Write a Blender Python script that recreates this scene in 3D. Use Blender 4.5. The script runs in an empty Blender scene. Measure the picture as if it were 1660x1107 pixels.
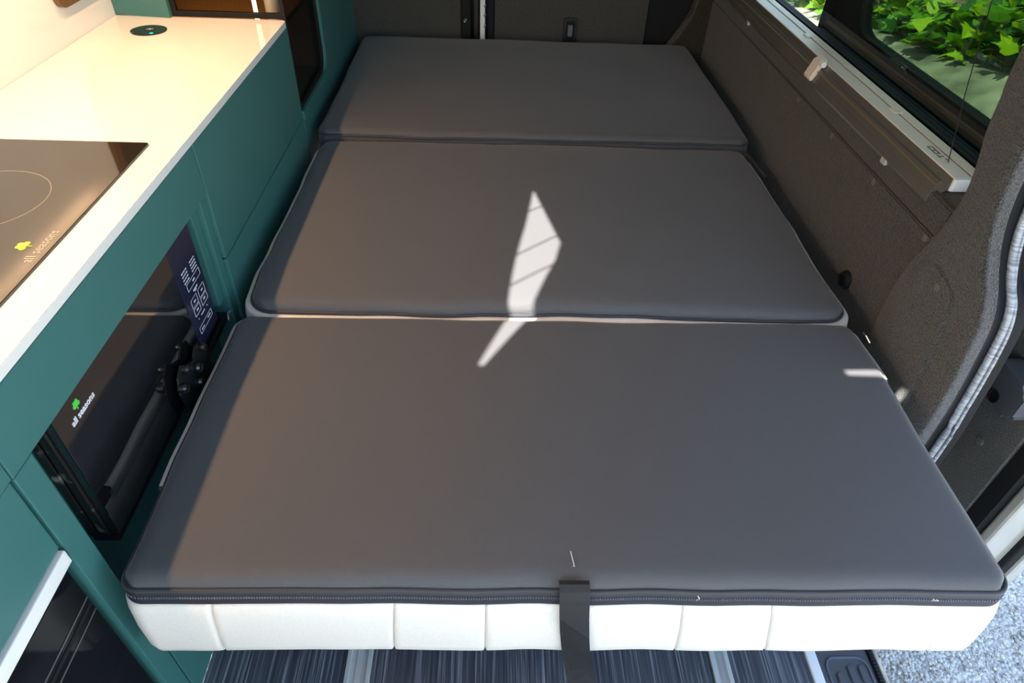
import bpy, bmesh, math, random
from mathutils import Vector, Matrix, noise
random.seed(7)
SC = bpy.context.scene
COL = SC.collection
PI = math.pi

# ---------------------------------------------------------------- camera
cam_d = bpy.data.cameras.new('camera'); cam = bpy.data.objects.new('camera', cam_d); COL.objects.link(cam)
rt = Vector((0.9992, -0.0181, 0.0352)); up = Vector((-0.0146, 0.6573, 0.7535)); bk = Vector((-0.0368, -0.7534, 0.6565))
m = Matrix.Identity(4)
for i in range(3): m[i][0] = rt[i]; m[i][1] = up[i]; m[i][2] = bk[i]
m.translation = (0, 0, 1.19)
cam.matrix_world = m
cam_d.sensor_width = 36; cam_d.lens = 1068.6 / 1660 * 36; cam_d.clip_start = 0.02
SC.camera = cam

# ---------------------------------------------------------------- world, sun, exposure
SC.view_settings.view_transform = 'Standard'; SC.view_settings.look = 'None'
SC.view_settings.exposure = 0.0; SC.view_settings.gamma = 1.0; SC.view_settings.use_curve_mapping = False
SUN = Vector((-0.5, -0.2, 1.0)).normalized()
w = bpy.data.worlds.new('sky'); SC.world = w; w.use_nodes = True
nt = w.node_tree; bg = nt.nodes['Background']
sky = nt.nodes.new('ShaderNodeTexSky'); sky.sky_type = 'NISHITA'; sky.sun_disc = False
sky.sun_elevation = math.asin(SUN.z); sky.sun_rotation = math.atan2(SUN.x, SUN.y)
sky.air_density = 1.5; sky.dust_density = 1.0; sky.ozone_density = 1.6
nt.links.new(sky.outputs[0], bg.inputs[0]); bg.inputs[1].default_value = 0.78
sd = bpy.data.lights.new('sun', 'SUN'); sd.energy = 30; sd.angle = 0.0093; sd.color = (1, .95, .88)
so = bpy.data.objects.new('sun', sd); COL.objects.link(so); so.rotation_euler = SUN.to_track_quat('Z', 'Y').to_euler()

# ---------------------------------------------------------------- materials
def mat(name, col, rough=.5, metal=0, spec=.5, coat=0, emit=None, es=0, trans=0, sheen=0, alpha=1):
    a = bpy.data.materials.new(name); a.use_nodes = True
    b = a.node_tree.nodes['Principled BSDF']
    b.inputs['Base Color'].default_value = (*col, 1); b.inputs['Roughness'].default_value = rough
    b.inputs['Metallic'].default_value = metal; b.inputs['Specular IOR Level'].default_value = spec
    b.inputs['Coat Weight'].default_value = coat; b.inputs['Transmission Weight'].default_value = trans
    b.inputs['Sheen Weight'].default_value = sheen; b.inputs['Sheen Roughness'].default_value = .4
    if emit: b.inputs['Emission Color'].default_value = (*emit, 1); b.inputs['Emission Strength'].default_value = es
    return a
def N(a, t, **kw):
    n = a.node_tree.nodes.new(t)
    for k, v in kw.items(): setattr(n, k, v)
    return n
def LK(a, x, y): a.node_tree.links.new(x, y)
def pb(a): return a.node_tree.nodes['Principled BSDF']
def noisy(a, c1, c2, scale=(1, 1, 1), ns=200, detail=3, bump=.2, dist=.001, lo=.35, hi=.65, rough_var=None):
    tc = N(a, 'ShaderNodeTexCoord'); mp = N(a, 'ShaderNodeMapping'); mp.inputs['Scale'].default_value = scale
    LK(a, tc.outputs['Object'], mp.inputs[0])
    no = N(a, 'ShaderNodeTexNoise'); no.inputs['Scale'].default_value = ns; no.inputs['Detail'].default_value = detail
    LK(a, mp.outputs[0], no.inputs[0])
    r = N(a, 'ShaderNodeValToRGB'); r.color_ramp.elements[0].position = lo; r.color_ramp.elements[1].position = hi
    r.color_ramp.elements[0].color = (*c1, 1); r.color_ramp.elements[1].color = (*c2, 1)
    LK(a, no.outputs[0], r.inputs[0]); LK(a, r.outputs[0], pb(a).inputs['Base Color'])
    if bump:
        b = N(a, 'ShaderNodeBump'); b.inputs['Strength'].default_value = bump; b.inputs['Distance'].default_value = dist
        LK(a, no.outputs[0], b.inputs['Height']); LK(a, b.outputs[0], pb(a).inputs['Normal'])
    return a
M = {}
fab = mat('fabric', (.075, .075, .08), .72, spec=.45, sheen=.25)
def weave(a):
    tc = N(a, 'ShaderNodeTexCoord'); b = N(a, 'ShaderNodeBump'); b.inputs['Strength'].default_value = .35; b.inputs['Distance'].default_value = .0006
    w1 = N(a, 'ShaderNodeTexWave', wave_type='BANDS', bands_direction='X'); w1.inputs['Scale'].default_value = 190
    w2 = N(a, 'ShaderNodeTexWave', wave_type='BANDS', bands_direction='Y'); w2.inputs['Scale'].default_value = 190
    for q in (w1, w2): LK(a, tc.outputs['Object'], q.inputs[0])
    mm = N(a, 'ShaderNodeMath', operation='MULTIPLY'); LK(a, w1.outputs[1], mm.inputs[0]); LK(a, w2.outputs[1], mm.inputs[1])
    no = N(a, 'ShaderNodeTexNoise'); no.inputs['Scale'].default_value = 5; no.inputs['Detail'].default_value = 3; LK(a, tc.outputs['Object'], no.inputs[0])
    ad = N(a, 'ShaderNodeMath', operation='ADD'); LK(a, mm.outputs[0], ad.inputs[0]); LK(a, no.outputs[0], ad.inputs[1])
    LK(a, ad.outputs[0], b.inputs['Height']); LK(a, b.outputs[0], pb(a).inputs['Normal'])
    mx = N(a, 'ShaderNodeMixRGB'); mx.inputs[1].default_value = (.066, .066, .071, 1); mx.inputs[2].default_value = (.096, .096, .102, 1)
    LK(a, mm.outputs[0], mx.inputs[0]); LK(a, mx.outputs[0], pb(a).inputs['Base Color'])
weave(fab); M['fabric'] = fab
M['piping'] = mat('piping', (.03, .03, .036), .6, sheen=.2)
M['zip'] = mat('zip_tape', (.02, .02, .028), .6)
M['teeth'] = mat('zip_teeth', (.12, .13, .17), .35)
M['leather'] = noisy(mat('leather', (.78, .76, .72), .45), (.73, .68, .62), (.77, .72, .66), ns=260, bump=.03, dist=.0003)
M['seam'] = mat('seam_thread', (.55, .53, .5), .7)
M['strap'] = mat('webbing', (.012, .012, .013), .6)
def weavestrap(a):
    tc = N(a, 'ShaderNodeTexCoord'); b = N(a, 'ShaderNodeBump'); b.inputs['Strength'].default_value = .8; b.inputs['Distance'].default_value = .001
    ck = N(a, 'ShaderNodeTexChecker'); ck.inputs['Scale'].default_value = 420; LK(a, tc.outputs['Object'], ck.inputs[0])
    LK(a, ck.outputs['Fac'], b.inputs['Height']); LK(a, b.outputs[0], pb(a).inputs['Normal'])
weavestrap(M['strap'])
M['teal'] = noisy(mat('teal_laminate', (.045, .155, .152), .42), (.044, .155, .150), (.048, .162, .158), ns=8, bump=0)
M['tealdark'] = mat('teal_edge', (.02, .09, .085), .45)
M['top'] = mat('worktop', (.80, .80, .79), .12)
M['wallwhite'] = mat('gloss_white_panel', (.70, .73, .76), .15)
M['blackglass'] = mat('black_glass', (.006, .006, .008), .03, spec=.6)
pb(M['blackglass']).inputs['IOR'].default_value = 2.7
M['fridge'] = mat('fridge_black', (.007, .007, .009), .1, spec=.2)
M['hobglass'] = mat('hob_glass', (.010, .009, .008), .05, spec=1.0)
M['ink'] = mat('hob_print', (.42, .38, .32), .5)
M['navy'] = mat('control_panel', (.016, .018, .045), .18)
M['print'] = mat('white_print', (.75, .76, .85), .4, emit=(.7, .72, .9), es=.0)
M['green'] = mat('logo_green', (.10, .62, .08), .4)
M['lime'] = mat('logo_lime', (.42, .5, .06), .4)
M['black'] = mat('black_plastic', (.010, .010, .011), .35)
M['rubber'] = mat('black_rubber', (.008, .008, .009), .7, spec=.25)
M['dust'] = noisy(mat('dusty_black', (.01, .01, .01), .5), (.006, .006, .006), (.3, .3, .28), ns=45, detail=6, bump=0, lo=.62, hi=.85)
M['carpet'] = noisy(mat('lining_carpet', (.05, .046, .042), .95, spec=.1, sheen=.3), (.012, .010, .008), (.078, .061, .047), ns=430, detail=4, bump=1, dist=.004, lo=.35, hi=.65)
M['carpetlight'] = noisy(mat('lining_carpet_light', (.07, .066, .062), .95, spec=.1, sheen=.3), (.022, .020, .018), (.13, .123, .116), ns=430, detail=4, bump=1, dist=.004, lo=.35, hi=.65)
M['alu'] = mat('aluminium', (.66, .68, .68), .35, metal=.25)
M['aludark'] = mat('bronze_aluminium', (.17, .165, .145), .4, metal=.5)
M['cream'] = mat('cream_plastic', (.80, .70, .60), .4)
M['white'] = mat('white_plastic', (.8, .8, .8), .4)
M['clearp'] = mat('clear_clip', (.45, .43, .38), .2)
M['studs'] = mat('stud', (.13, .12, .10), .5)
M['seal'] = noisy(mat('door_seal', (.5, .52, .56), .3), (.16, .17, .19), (.42, .44, .48), scale=(.3, 1, 5), ns=60, bump=.3, dist=.001)
M['brown'] = mat('bronze_frame', (.16, .085, .035), .35, metal=.3)
M['browndark'] = mat('dark_blind', (.04, .02, .012), .5)
M['wood'] = noisy(mat('amber_wood', (.35, .2, .07), .45), (.32, .18, .06), (.48, .28, .11), scale=(8, 8, .6), ns=14, bump=0)
M['led'] = mat('led_strip', (1, .8, .5), .5, emit=(1, .72, .38), es=9)
M['ledblue'] = mat('indicator', (.0, .3, .25), .5, emit=(.0, .8, .6), es=1.2)
M['paint'] = mat('van_paint', (.55, .52, .46), .12, metal=.3, coat=1)
M['shellgrey'] = mat('van_shell', (.25, .25, .25), .5)
M['headliner'] = mat('headliner', (.35, .34, .33), .9)
M['gripgrey'] = mat('grip_grey', (.07, .075, .085), .45)
M['gold'] = mat('bronze_line', (.30, .2, .1), .4, metal=.3)
M['glossblack'] = mat('gloss_black', (.008, .008, .009), .12, spec=.7)
M['chrome'] = mat('chrome', (.8, .8, .8), .12, metal=1)
M['bluereflect'] = mat('blue_black_reflection', (.03, .06, .09), .3)
def floormat(a):
    tc = N(a, 'ShaderNodeTexCoord'); mp = N(a, 'ShaderNodeMapping'); mp.inputs['Scale'].default_value = (1, .014, 1); LK(a, tc.outputs['Object'], mp.inputs[0])
    no = N(a, 'ShaderNodeTexNoise'); no.inputs['Scale'].default_value = 330; no.inputs['Detail'].default_value = 4; LK(a, mp.outputs[0], no.inputs[0])
    r = N(a, 'ShaderNodeValToRGB'); e = r.color_ramp.elements
    e[0].position = .35; e[0].color = (.045, .050, .062, 1); e[1].position = .75; e[1].color = (.36, .37, .40, 1)
    k = e.new(.55); k.color = (.09, .098, .118, 1)
    LK(a, no.outputs[0], r.inputs[0]); LK(a, r.outputs[0], pb(a).inputs['Base Color'])
    b = N(a, 'ShaderNodeBump'); b.inputs['Strength'].default_value = .3; b.inputs['Distance'].default_value = .0006; LK(a, no.outputs[0], b.inputs['Height']); LK(a, b.outputs[0], pb(a).inputs['Normal'])
M['floor'] = mat('streaked_vinyl', (.05, .055, .07), .38); floormat(M['floor'])
M['gravel'] = mat('gravel', (.4, .4, .4), .9)
def gravelmat(a):
    tc = N(a, 'ShaderNodeTexCoord'); v = N(a, 'ShaderNodeTexVoronoi'); v.inputs['Scale'].default_value = 150; LK(a, tc.outputs['Object'], v.inputs[0])
    r = N(a, 'ShaderNodeValToRGB'); r.color_ramp.elements[0].color = (.26, .25, .24, 1); r.color_ramp.elements[1].color = (.78, .75, .70, 1)
    LK(a, v.outputs['Color'], r.inputs[0]); LK(a, r.outputs[0], pb(a).inputs['Base Color'])
    b = N(a, 'ShaderNodeBump'); b.invert = True; b.inputs['Strength'].default_value = 1; b.inputs['Distance'].default_value = .008; LK(a, v.outputs['Distance'], b.inputs['Height']); LK(a, b.outputs[0], pb(a).inputs['Normal'])
gravelmat(M['gravel'])
M['bank'] = noisy(mat('weathered_concrete', (.16, .17, .14), .9), (.035, .040, .028), (.22, .21, .18), scale=(1, 1.6, 3), ns=4, detail=9, bump=.6, dist=.03, lo=.25, hi=.7)
M['soil'] = noisy(mat('leaf_litter', (.05, .04, .025), .95), (.012, .010, .006), (.16, .12, .08), ns=14, detail=6, bump=.8, dist=.03)
def leafmat(n, c):
    a = mat(n, c, .5, spec=.3); nt_ = a.node_tree
    tr = N(a, 'ShaderNodeBsdfTranslucent'); tr.inputs[0].default_value = (c[0] * 1.3, c[1] * 1.3, c[2] * .6, 1)
    mx = N(a, 'ShaderNodeMixShader'); mx.inputs[0].default_value = .4
    LK(a, pb(a).outputs[0], mx.inputs[1]); LK(a, tr.outputs[0], mx.inputs[2]); LK(a, mx.outputs[0], nt_.nodes['Material Output'].inputs[0]); return a
M['leaf'] = leafmat('leaf_green', (.09, .24, .02)); M['leaf2'] = leafmat('leaf_yellow_green', (.24, .38, .012)); M['leaf3'] = leafmat('leaf_deep', (.022, .085, .016))
M['twig'] = mat('twig', (.11, .08, .05), .8)
def glassmat(n, tint, refl=.06):
    a = bpy.data.materials.new(n); a.use_nodes = True; t = a.node_tree; t.nodes.clear()
    o = t.nodes.new('ShaderNodeOutputMaterial'); tr = t.nodes.new('ShaderNodeBsdfTransparent'); tr.inputs[0].default_value = (*tint, 1)
    g = t.nodes.new('ShaderNodeBsdfGlossy'); g.inputs['Roughness'].default_value = .01
    fr = t.nodes.new('ShaderNodeFresnel'); fr.inputs[0].default_value = 1.5
    mx = t.nodes.new('ShaderNodeMixShader'); ge = t.nodes.new('ShaderNodeNewGeometry'); iv = t.nodes.new('ShaderNodeMath'); iv.operation = 'SUBTRACT'; iv.inputs[0].default_value = 1; t.links.new(ge.outputs['Backfacing'], iv.inputs[1])
    mu = t.nodes.new('ShaderNodeMath'); mu.operation = 'MULTIPLY'; t.links.new(fr.outputs[0], mu.inputs[0]); t.links.new(iv.outputs[0], mu.inputs[1]); t.links.new(mu.outputs[0], mx.inputs[0]); t.links.new(tr.outputs[0], mx.inputs[1]); t.links.new(g.outputs[0], mx.inputs[2]); t.links.new(mx.outputs[0], o.inputs[0]); return a
M['glass'] = glassmat('window_glass', (.85, .88, .84)); M['tint'] = glassmat('tinted_glass', (.38, .46, .36))
M['smoke'] = glassmat('smoked_reeded_glass', (.42, .40, .38)); M['smokedark'] = glassmat('dark_reeded_glass', (.10, .10, .11))

# ---------------------------------------------------------------- helpers
def obj(name, bm, mt, parent=None, smooth=False, label=None, kind=None):
    me = bpy.data.meshes.new(name)
    bmesh.ops.recalc_face_normals(bm, faces=bm.faces)
    if smooth:
        for f in bm.faces: f.smooth = True
    bm.to_mesh(me); bm.free()
    for a in (mt if isinstance(mt, (list, tuple)) else [mt]): me.materials.append(M[a])
    o = bpy.data.objects.new(name, me); COL.objects.link(o)
    if parent: o.parent = parent
    if label: o['label'] = label
    if kind: o['kind'] = kind
    return o
def tag(o, label=None, cat=None, group=None, kind=None):
    if label: o['label'] = label
    if cat: o['category'] = cat
    if group: o['group'] = group
    if kind: o['kind'] = kind
    return o
def thing(name, label, cat, group=None, kind=None, loc=(0, 0, 0)):
    o = bpy.data.objects.new(name, None); COL.objects.link(o); o.empty_display_size = .05; o.location = loc
    return tag(o, label, cat, group, kind)
def bm_(): return bmesh.new()
def box(bm, x0, x1, y0, y1, z0, z1, bev=0, seg=2):
    v = [bm.verts.new(p) for p in [(x0, y0, z0), (x1, y0, z0), (x1, y1, z0), (x0, y1, z0), (x0, y0, z1), (x1, y0, z1), (x1, y1, z1), (x0, y1, z1)]]
    fs = [bm.faces.new([v[i] for i in q]) for q in [(0, 3, 2, 1), (4, 5, 6, 7), (0, 1, 5, 4), (1, 2, 6, 5), (2, 3, 7, 6), (3, 0, 4, 7)]]
    if bev:
        es = {e for f in fs for e in f.edges}
        bmesh.ops.bevel(bm, geom=list(es), offset=bev, segments=seg, affect='EDGES', profile=.5)
    return bm
def B(name, x0, x1, y0, y1, z0, z1, mt, parent=None, bev=.0015, **k):
    return obj(name, box(bm_(), x0, x1, y0, y1, z0, z1, bev), mt, parent, **k)
def prism(bm, pts, axis, a0, a1, bev=0):
    """extrude polygon; pts are the two other coords in xyz order"""
    def P(p, a):
        q = list(p); q.insert(axis, a); return q
    lo = [bm.verts.new(P(p, a0)) for p in pts]; hi = [bm.verts.new(P(p, a1)) for p in pts]
    f = [bm.faces.new(lo), bm.faces.new(hi[::-1])]; n = len(pts)
    for i in range(n): f.append(bm.faces.new([lo[i], hi[i], hi[(i + 1) % n], lo[(i + 1) % n]]))
    if bev: bmesh.ops.bevel(bm, geom=list({e for g in f[:2] for e in g.edges}), offset=bev, segments=2, affect='EDGES')
    return bm
def tube(bm, pts, r, n=8, caps=True):
    pts = [Vector(p) for p in pts]; rings = []
    rs = r if isinstance(r, (list, tuple)) else [r] * len(pts)
    up_ = Vector((0, 0, 1))
    for i, p in enumerate(pts):
        t = (pts[min(i + 1, len(pts) - 1)] - pts[max(i - 1, 0)]).normalized()
        u = t.cross(up_)
        if u.length < .05: u = t.cross(Vector((1, 0, 0)))
        u.normalize(); v = t.cross(u)
        rings.append([bm.verts.new(p + (u * math.cos(2 * PI * k / n) + v * math.sin(2 * PI * k / n)) * rs[i]) for k in range(n)])
    for a, b in zip(rings, rings[1:]):
        for k in range(n): bm.faces.new([a[k], a[(k + 1) % n], b[(k + 1) % n], b[k]])
    if caps: bm.faces.new(rings[0]); bm.faces.new(rings[-1][::-1])
    return bm
def lathe(bm, c, prof, axis='Z', n=24):
    c = Vector(c); R = []
    for r, h in prof:
        ring = []
        for k in range(n):
            a = 2 * PI * k / n; x, y = r * math.cos(a), r * math.sin(a)
            p = {'Z': (x, y, h), 'X': (h, x, y), 'Y': (x, h, y)}[axis]
            ring.append(bm.verts.new(c + Vector(p)))
        R.append(ring)
    for a, b in zip(R, R[1:]):
        for k in range(n): bm.faces.new([a[k], a[(k + 1) % n], b[(k + 1) % n], b[k]])
    bm.faces.new(R[0]); bm.faces.new(R[-1][::-1]); return bm
def rrect(x0, x1, y0, y1, r, n=6, corners=(1, 1, 1, 1)):
    """corners: (x0y0, x1y0, x1y1, x0y1)"""
    out = []
    for (cx, cy, a0, on) in ((x0 + r, y0 + r, PI, corners[0]), (x1 - r, y0 + r, 1.5 * PI, corners[1]), (x1 - r, y1 - r, 0, corners[2]), (x0 + r, y1 - r, .5 * PI, corners[3])):
        if on:
            for k in range(n + 1): a = a0 + .5 * PI * k / n; out.append((cx + r * math.cos(a), cy + r * math.sin(a)))
        else:
            out.append((x0 if cx < (x0 + x1) / 2 else x1, y0 if cy < (y0 + y1) / 2 else y1))
    return out
def frame_prism(bm, outer, inner, axis, a0, a1):
    def P(p, a): q = list(p); q.insert(axis, a); return q
    n = len(outer)
    L = [[bm.verts.new(P(p, a)) for p in ring] for ring in (outer, inner) for a in (a0, a1)]
    o0, o1, i0, i1 = L
    for k in range(n):
        j = (k + 1) % n
        for a, b in ((o0, o1), (o1, i1), (i1, i0), (i0, o0)): bm.faces.new([a[k], a[j], b[j], b[k]])
    return bm
def text(name, s, size, mtx, mt, parent, bold=.0):
    cu = bpy.data.curves.new(name, 'FONT'); cu.body = s; cu.size = size; cu.extrude = .0003; cu.offset = bold; cu.resolution_u = 3
    t = bpy.data.objects.new(name, cu); COL.objects.link(t)
    bpy.context.view_layer.update()
    me = bpy.data.meshes.new_from_object(t.evaluated_get(bpy.context.evaluated_depsgraph_get()))
    bpy.data.objects.remove(t); bpy.data.curves.remove(cu)
    me.transform(mtx); me.materials.clear(); me.materials.append(M[mt]); me.name = name
    o = bpy.data.objects.new(name, me); COL.objects.link(o); o.parent = parent; return o
def basis(ex, ey, loc):
    ex = Vector(ex).normalized(); ey = Vector(ey).normalized(); ez = ex.cross(ey)
    q = Matrix.Identity(4)
    for i in range(3): q[i][0] = ex[i]; q[i][1] = ey[i]; q[i][2] = ez[i]
    q.translation = loc; return q
def tree_logo(name, mtx, s, mt, parent):
    bm = bm_()
    for i, (cx, cy, r) in enumerate(((0, .55, .3), (-.28, .42, .22), (.28, .42, .22), (-.14, .72, .2), (.16, .74, .2))):
        lathe(bm, (cx * s, cy * s, 0), [(r * s, -.0001 * i), (r * s, .0004 + .00004 * i)], n=14)
    box(bm, -.05 * s, .05 * s, -.05 * s, .3 * s, 0, .0004)
    bm.transform(mtx); return obj(name, bm, mt, parent)

# ================================================================ GROUND AND SHELL
g = bm_()
nx, ny = 60, 60
def gh(x, y): return -.35 + .006 * noise.noise(Vector((x * 9, y * 9, 0)))
V = [[g.verts.new((.55 + 1.35 * i / nx, -.5 + 2.6 * j / ny, gh(.55 + 1.35 * i / nx, -.5 + 2.6 * j / ny))) for j in range(ny + 1)] for i in range(nx + 1)]
for i in range(nx):
    for j in range(ny): g.faces.new([V[i][j], V[i + 1][j], V[i + 1][j + 1], V[i][j + 1]])
gp = obj('gravel_patch', g, 'gravel', smooth=True); tag(gp, kind='structure')
B('ground', -6, 14, -8, 14, -.40, -.36, 'gravel', bev=0, kind='structure')
st = bm_()
for i in range(5200):
    x = random.uniform(.85, 1.75); y = random.uniform(.3, 1.35); r = random.uniform(.0025, .0055)
    q = Matrix.Translation((x, y, -.349 + r * .3)) @ Matrix.Rotation(random.random() * 6, 4, 'Z') @ Matrix.Diagonal((r * random.uniform(.8, 1.5), r, r * .7, 1))
    bmesh.ops.create_icosphere(st, subdivisions=1, radius=1, matrix=q)
tag(obj('gravel', st, 'gravel'), 'light grey loose gravel on the ground below the van sill', 'gravel', kind='stuff')

# floor
fl = B('floor', -.475, .60, -1.0, 2.5, -.03, -.004, 'black', bev=0, kind='structure')
for x0, x1 in ((-.475, -.238), (-.194, .405), (.438, .580)):
    B('floor_panel', x0 + .001, x1 - .001, -1.0, 2.5, -.004, .001, 'floor', fl, bev=.0006)
def track(x0, x1, label):
    t = thing('seat_rail', label, 'floor rail', 'aluminium seat rails in the floor', loc=(0, 0, 0))
    B('rail_base', x0, x1, -1, 2.5, -.004, -.001, 'alu', t, bev=.0005)
    B('rail_lip', x0, x0 + .008, -1, 2.5, -.001, .005, 'alu', t, bev=.001)
    B('rail_lip', x1 - .008, x1, -1, 2.5, -.001, .005, 'alu', t, bev=.001)
    B('rail_tongue', x0 + .017, x1 - .017, -1, 2.5, -.001, .002, 'alu', t, bev=.001)
track(-.238, -.194, 'aluminium floor rail left of the hanging black strap')
track(.405, .438, 'aluminium floor rail right of the hanging black strap')
B('trim_1', .580, .599, -1, 2.5, -.004, .006, 'white', bev=.002, kind='structure')
# entrance step
sm = thing('entrance_step', 'dark grey moulded plastic step plate with raised outline beside the floor edge', 'step')
B('step_plate', .600, .697, -1, .9, -.03, -.002, 'gripgrey', sm, bev=.002)
bm = bm_(); o_ = rrect(.612, .690, -.2, .512, .02); i_ = rrect(.6145, .6875, -.1975, .5095, .0175)
frame_prism(bm, o_, i_, 2, -.003, .001); obj('raised_outline', bm, 'teeth', sm)
for k in range(9):
    for xx in (.632, .655, .675):
        y1 = .497 - k * .055 - (.012 if xx < .65 else 0)
        bm = bm_(); prism(bm, rrect(xx - .006, xx + .006, y1 - .032, y1, .0058, 4), 2, -.003, .002, .001); obj('grip_pad', bm, 'gripgrey', sm)
B('edge_strip', .697, .708, -1, .9, -.03, .002, 'rubber', sm, bev=.003)
bm = bm_()
for k in range(150): box(bm, .698, .704, -.3 + k * .006, -.297 + k * .006, .001, .004)
obj('edge_ribs', bm, 'black', sm, kind='stuff')
B('sill_edge', .708, .716, -1, .9, -.03, .000, 'paint', sm, bev=.002)
B('sill_face', .600, .712, -1, .9, -.20, -.031, 'shellgrey', sm, bev=.002)

# left wall (gloss white splashback) and shell
B('wall_left', -.885, -.860, -1.0, 1.64, .0, 1.55, 'wallwhite', bev=0, kind='structure')
B('wall_left_rear', -.885, -.860, 1.64, 2.6, 0, 1.55, 'headliner', bev=0, kind='structure')
# ceiling; its openings are added and shaped to cast the sun patches
sx, sy = SUN.x / SUN.z, SUN.y / SUN.z
def up_to(x, y, z0, z1=1.55): return (x + sx * (z1 - z0), y + sy * (z1 - z0))
sun_opening = [up_to(x * k_, y * k_, 1.19 - .74 * k_) for x, y, k_ in [(x, y, .976 if y > .93 else 1.0) for x, y in [(.101, 1.385), (.148, 1.160), (.133, 1.100), (.074, .930), (-.014, .775), (-.024, .789), (.015, .940), (.068, 1.217), (.092, 1.375)]]]
slit = [up_to(x, y, .455) for x, y in [(.585, .775), (.700, .775), (.695, .797), (.587, .790)]]  # slit added to throw the small sun sliver beside the pillar
cu = bpy.data.curves.new('ceiling', 'CURVE'); cu.dimensions = '2D'; cu.fill_mode = 'BOTH'; cu.extrude = .01
for poly in ([(-.89, -1.1), (.92, -1.1), (.92, 2.62), (-.89, 2.62)], sun_opening, slit):
    s = cu.splines.new('POLY'); s.points.add(len(poly) - 1); s.use_cyclic_u = True
    for p_, q in zip(s.points, poly): p_.co = (*q, 0, 1)
t = bpy.data.objects.new('c', cu); COL.objects.link(t); bpy.context.view_layer.update()
me = bpy.data.meshes.new_from_object(t.evaluated_get(bpy.context.evaluated_depsgraph_get())); bpy.data.objects.remove(t)
me.transform(Matrix.Translation((0, 0, 1.56))); me.materials.clear(); me.materials.append(M['headliner'])
ce = bpy.data.objects.new('ceiling', me); COL.objects.link(ce); ce['kind'] = 'structure'
for (xa, ya), (xb, yb) in (((.055, 1.225), (.125, 1.285)), ((.03, 1.06), (.15, 1.165)), ((.03, .985), (.15, 1.075))):
    p1 = up_to(xa, ya, .455, 1.565); p2 = up_to(xb, yb, .455, 1.565)
    tube(bm := bm_(), [(*p1, 1.565), (*p2, 1.565)], .0017, 6); obj('sun_patch_bar', bm, 'black', ce)  # unseen bars added to stripe the sun patch

# rear doors
def rear_door(name, x0, x1):
    d = tag(bpy.data.objects.new(name, None), kind='structure'); COL.objects.link(d)
    bm = bm_(); prism(bm, rrect(x0, x1, .05, 1.5, .02), 1, 2.50, 2.53, .006); obj('carpet_panel', bm, 'carpetlight', d)
    return d
d1 = rear_door('door_1', -.56, -.112); d2 = rear_door('door_2', .008, .545)
B('door_edge', -.112, -.075, 2.49, 2.56, .05, 1.5, 'rubber', d1, bev=.008)
B('door_edge', -.068, -.048, 2.50, 2.56, .05, 1.5, 'black', d1, bev=.004)
B('door_edge', -.044, -.026, 2.49, 2.56, .05, 1.5, 'white', d1, bev=.004, label='white strip in the rear door gap')  # plain white strip between the two rear doors
B('door_edge', -.018, .006, 2.49, 2.56, .05, 1.5, 'rubber', d2, bev=.008)
B('gap_cover', -.112, .01, 2.56, 2.58, .05, 1.5, 'black', d1, bev=0)
for z in (.495, .53, .56): B('latch_pin', -.030, -.022, 2.482, 2.49, z, z + .008, 'chrome', d1, bev=.002)
lathe(bm := bm_(), (-.094, 2.487, .515), [(.007, 0), (.007, -.006), (.004, -.008)], 'Y', 12); obj('latch_pin', bm, 'chrome', d1)
bm = bm_(); frame_prism(bm, rrect(.252, .302, .445, .532, .008), rrect(.262, .292, .455, .522, .006), 1, 2.490, 2.502); lt = obj('latch', bm, 'black', d2)
B('latch_back', .262, .292, 2.497, 2.502, .455, .522, 'rubber', lt, bev=0)
B('latch_slide', .268, .286, 2.488, 2.498, .470, .508, 'teeth', lt, bev=.003)
B('wall_rear', -.885, .95, 2.60, 2.62, -.03, 1.55, 'shellgrey', bev=0, kind='structure')
B('rear_seal_panel', .545, .78, 2.515, 2.55, .05, 1.5, 'rubber', bev=.006, kind='structure')
bpy.data.objects['rear_seal_panel'].name = 'trim_2'
# rear corner trim curving
bm = bm_(); prism(bm, [(.60, .05), (.625, .45), (.66, .50), (.70, .56), (.715, .66), (.715, 1.5), (.80, 1.5), (.80, .05)], 1, 2.44, 2.50, .008)
tag(obj('trim_3', bm, 'carpet'), kind='structure')

# ================================================================ RIGHT WALL
wr = bm_()
prism(wr, [(.757, -.03), (.757, .668), (.762, .676), (.835, .684), (.835, -.03)], 1, .93, 2.52, .0)
wr = tag(obj('wall_right', wr, 'carpet'), kind='structure')
def lip(name, y0, y1, z0, z1):   # slightly proud carpet panels leaving a groove between
    bm = bm_(); prism(bm, rrect(y0, y1, z0, z1, .01, corners=(0, 1, 1, 0)), 0, .750, .759, .003); return obj(name, bm, 'carpet', wr)
lip('carpet_panel', .93, 2.50, .02, .6135); lip('carpet_panel', .93, 2.50, .617, .672)
for y in (.959, 1.163, 1.376, 1.587, 1.812, 2.05): 
    lathe(bm := bm_(), (.750, y, .604 if y < 2 else .60), [(.0065, .001), (.0065, -.0012), (.003, -.0022)], 'X', 12); obj('stud', bm, 'studs', wr)
lathe(bm := bm_(), (.752, 1.114, .405), [(.020, .002), (.020, -.004), (.016, -.012), (.010, -.012), (.009, -.004), (.002, -.004)], 'X', 24)
kn = obj('tie_down_anchor', bm, 'rubber', smooth=False); tag(kn, 'round black anchor recessed in the carpeted wall beside the middle mattress section', 'anchor')
bm = bm_()
for k in range(12):
    a = 2 * PI * k / 12; box(bm, .7385, .7405, 1.114 + .013 * math.cos(a) - .0012, 1.114 + .013 * math.cos(a) + .0012, .405 + .013 * math.sin(a) - .0012, .405 + .013 * math.sin(a) + .0012)
obj('rim_notches', bm, 'black', kn)
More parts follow.
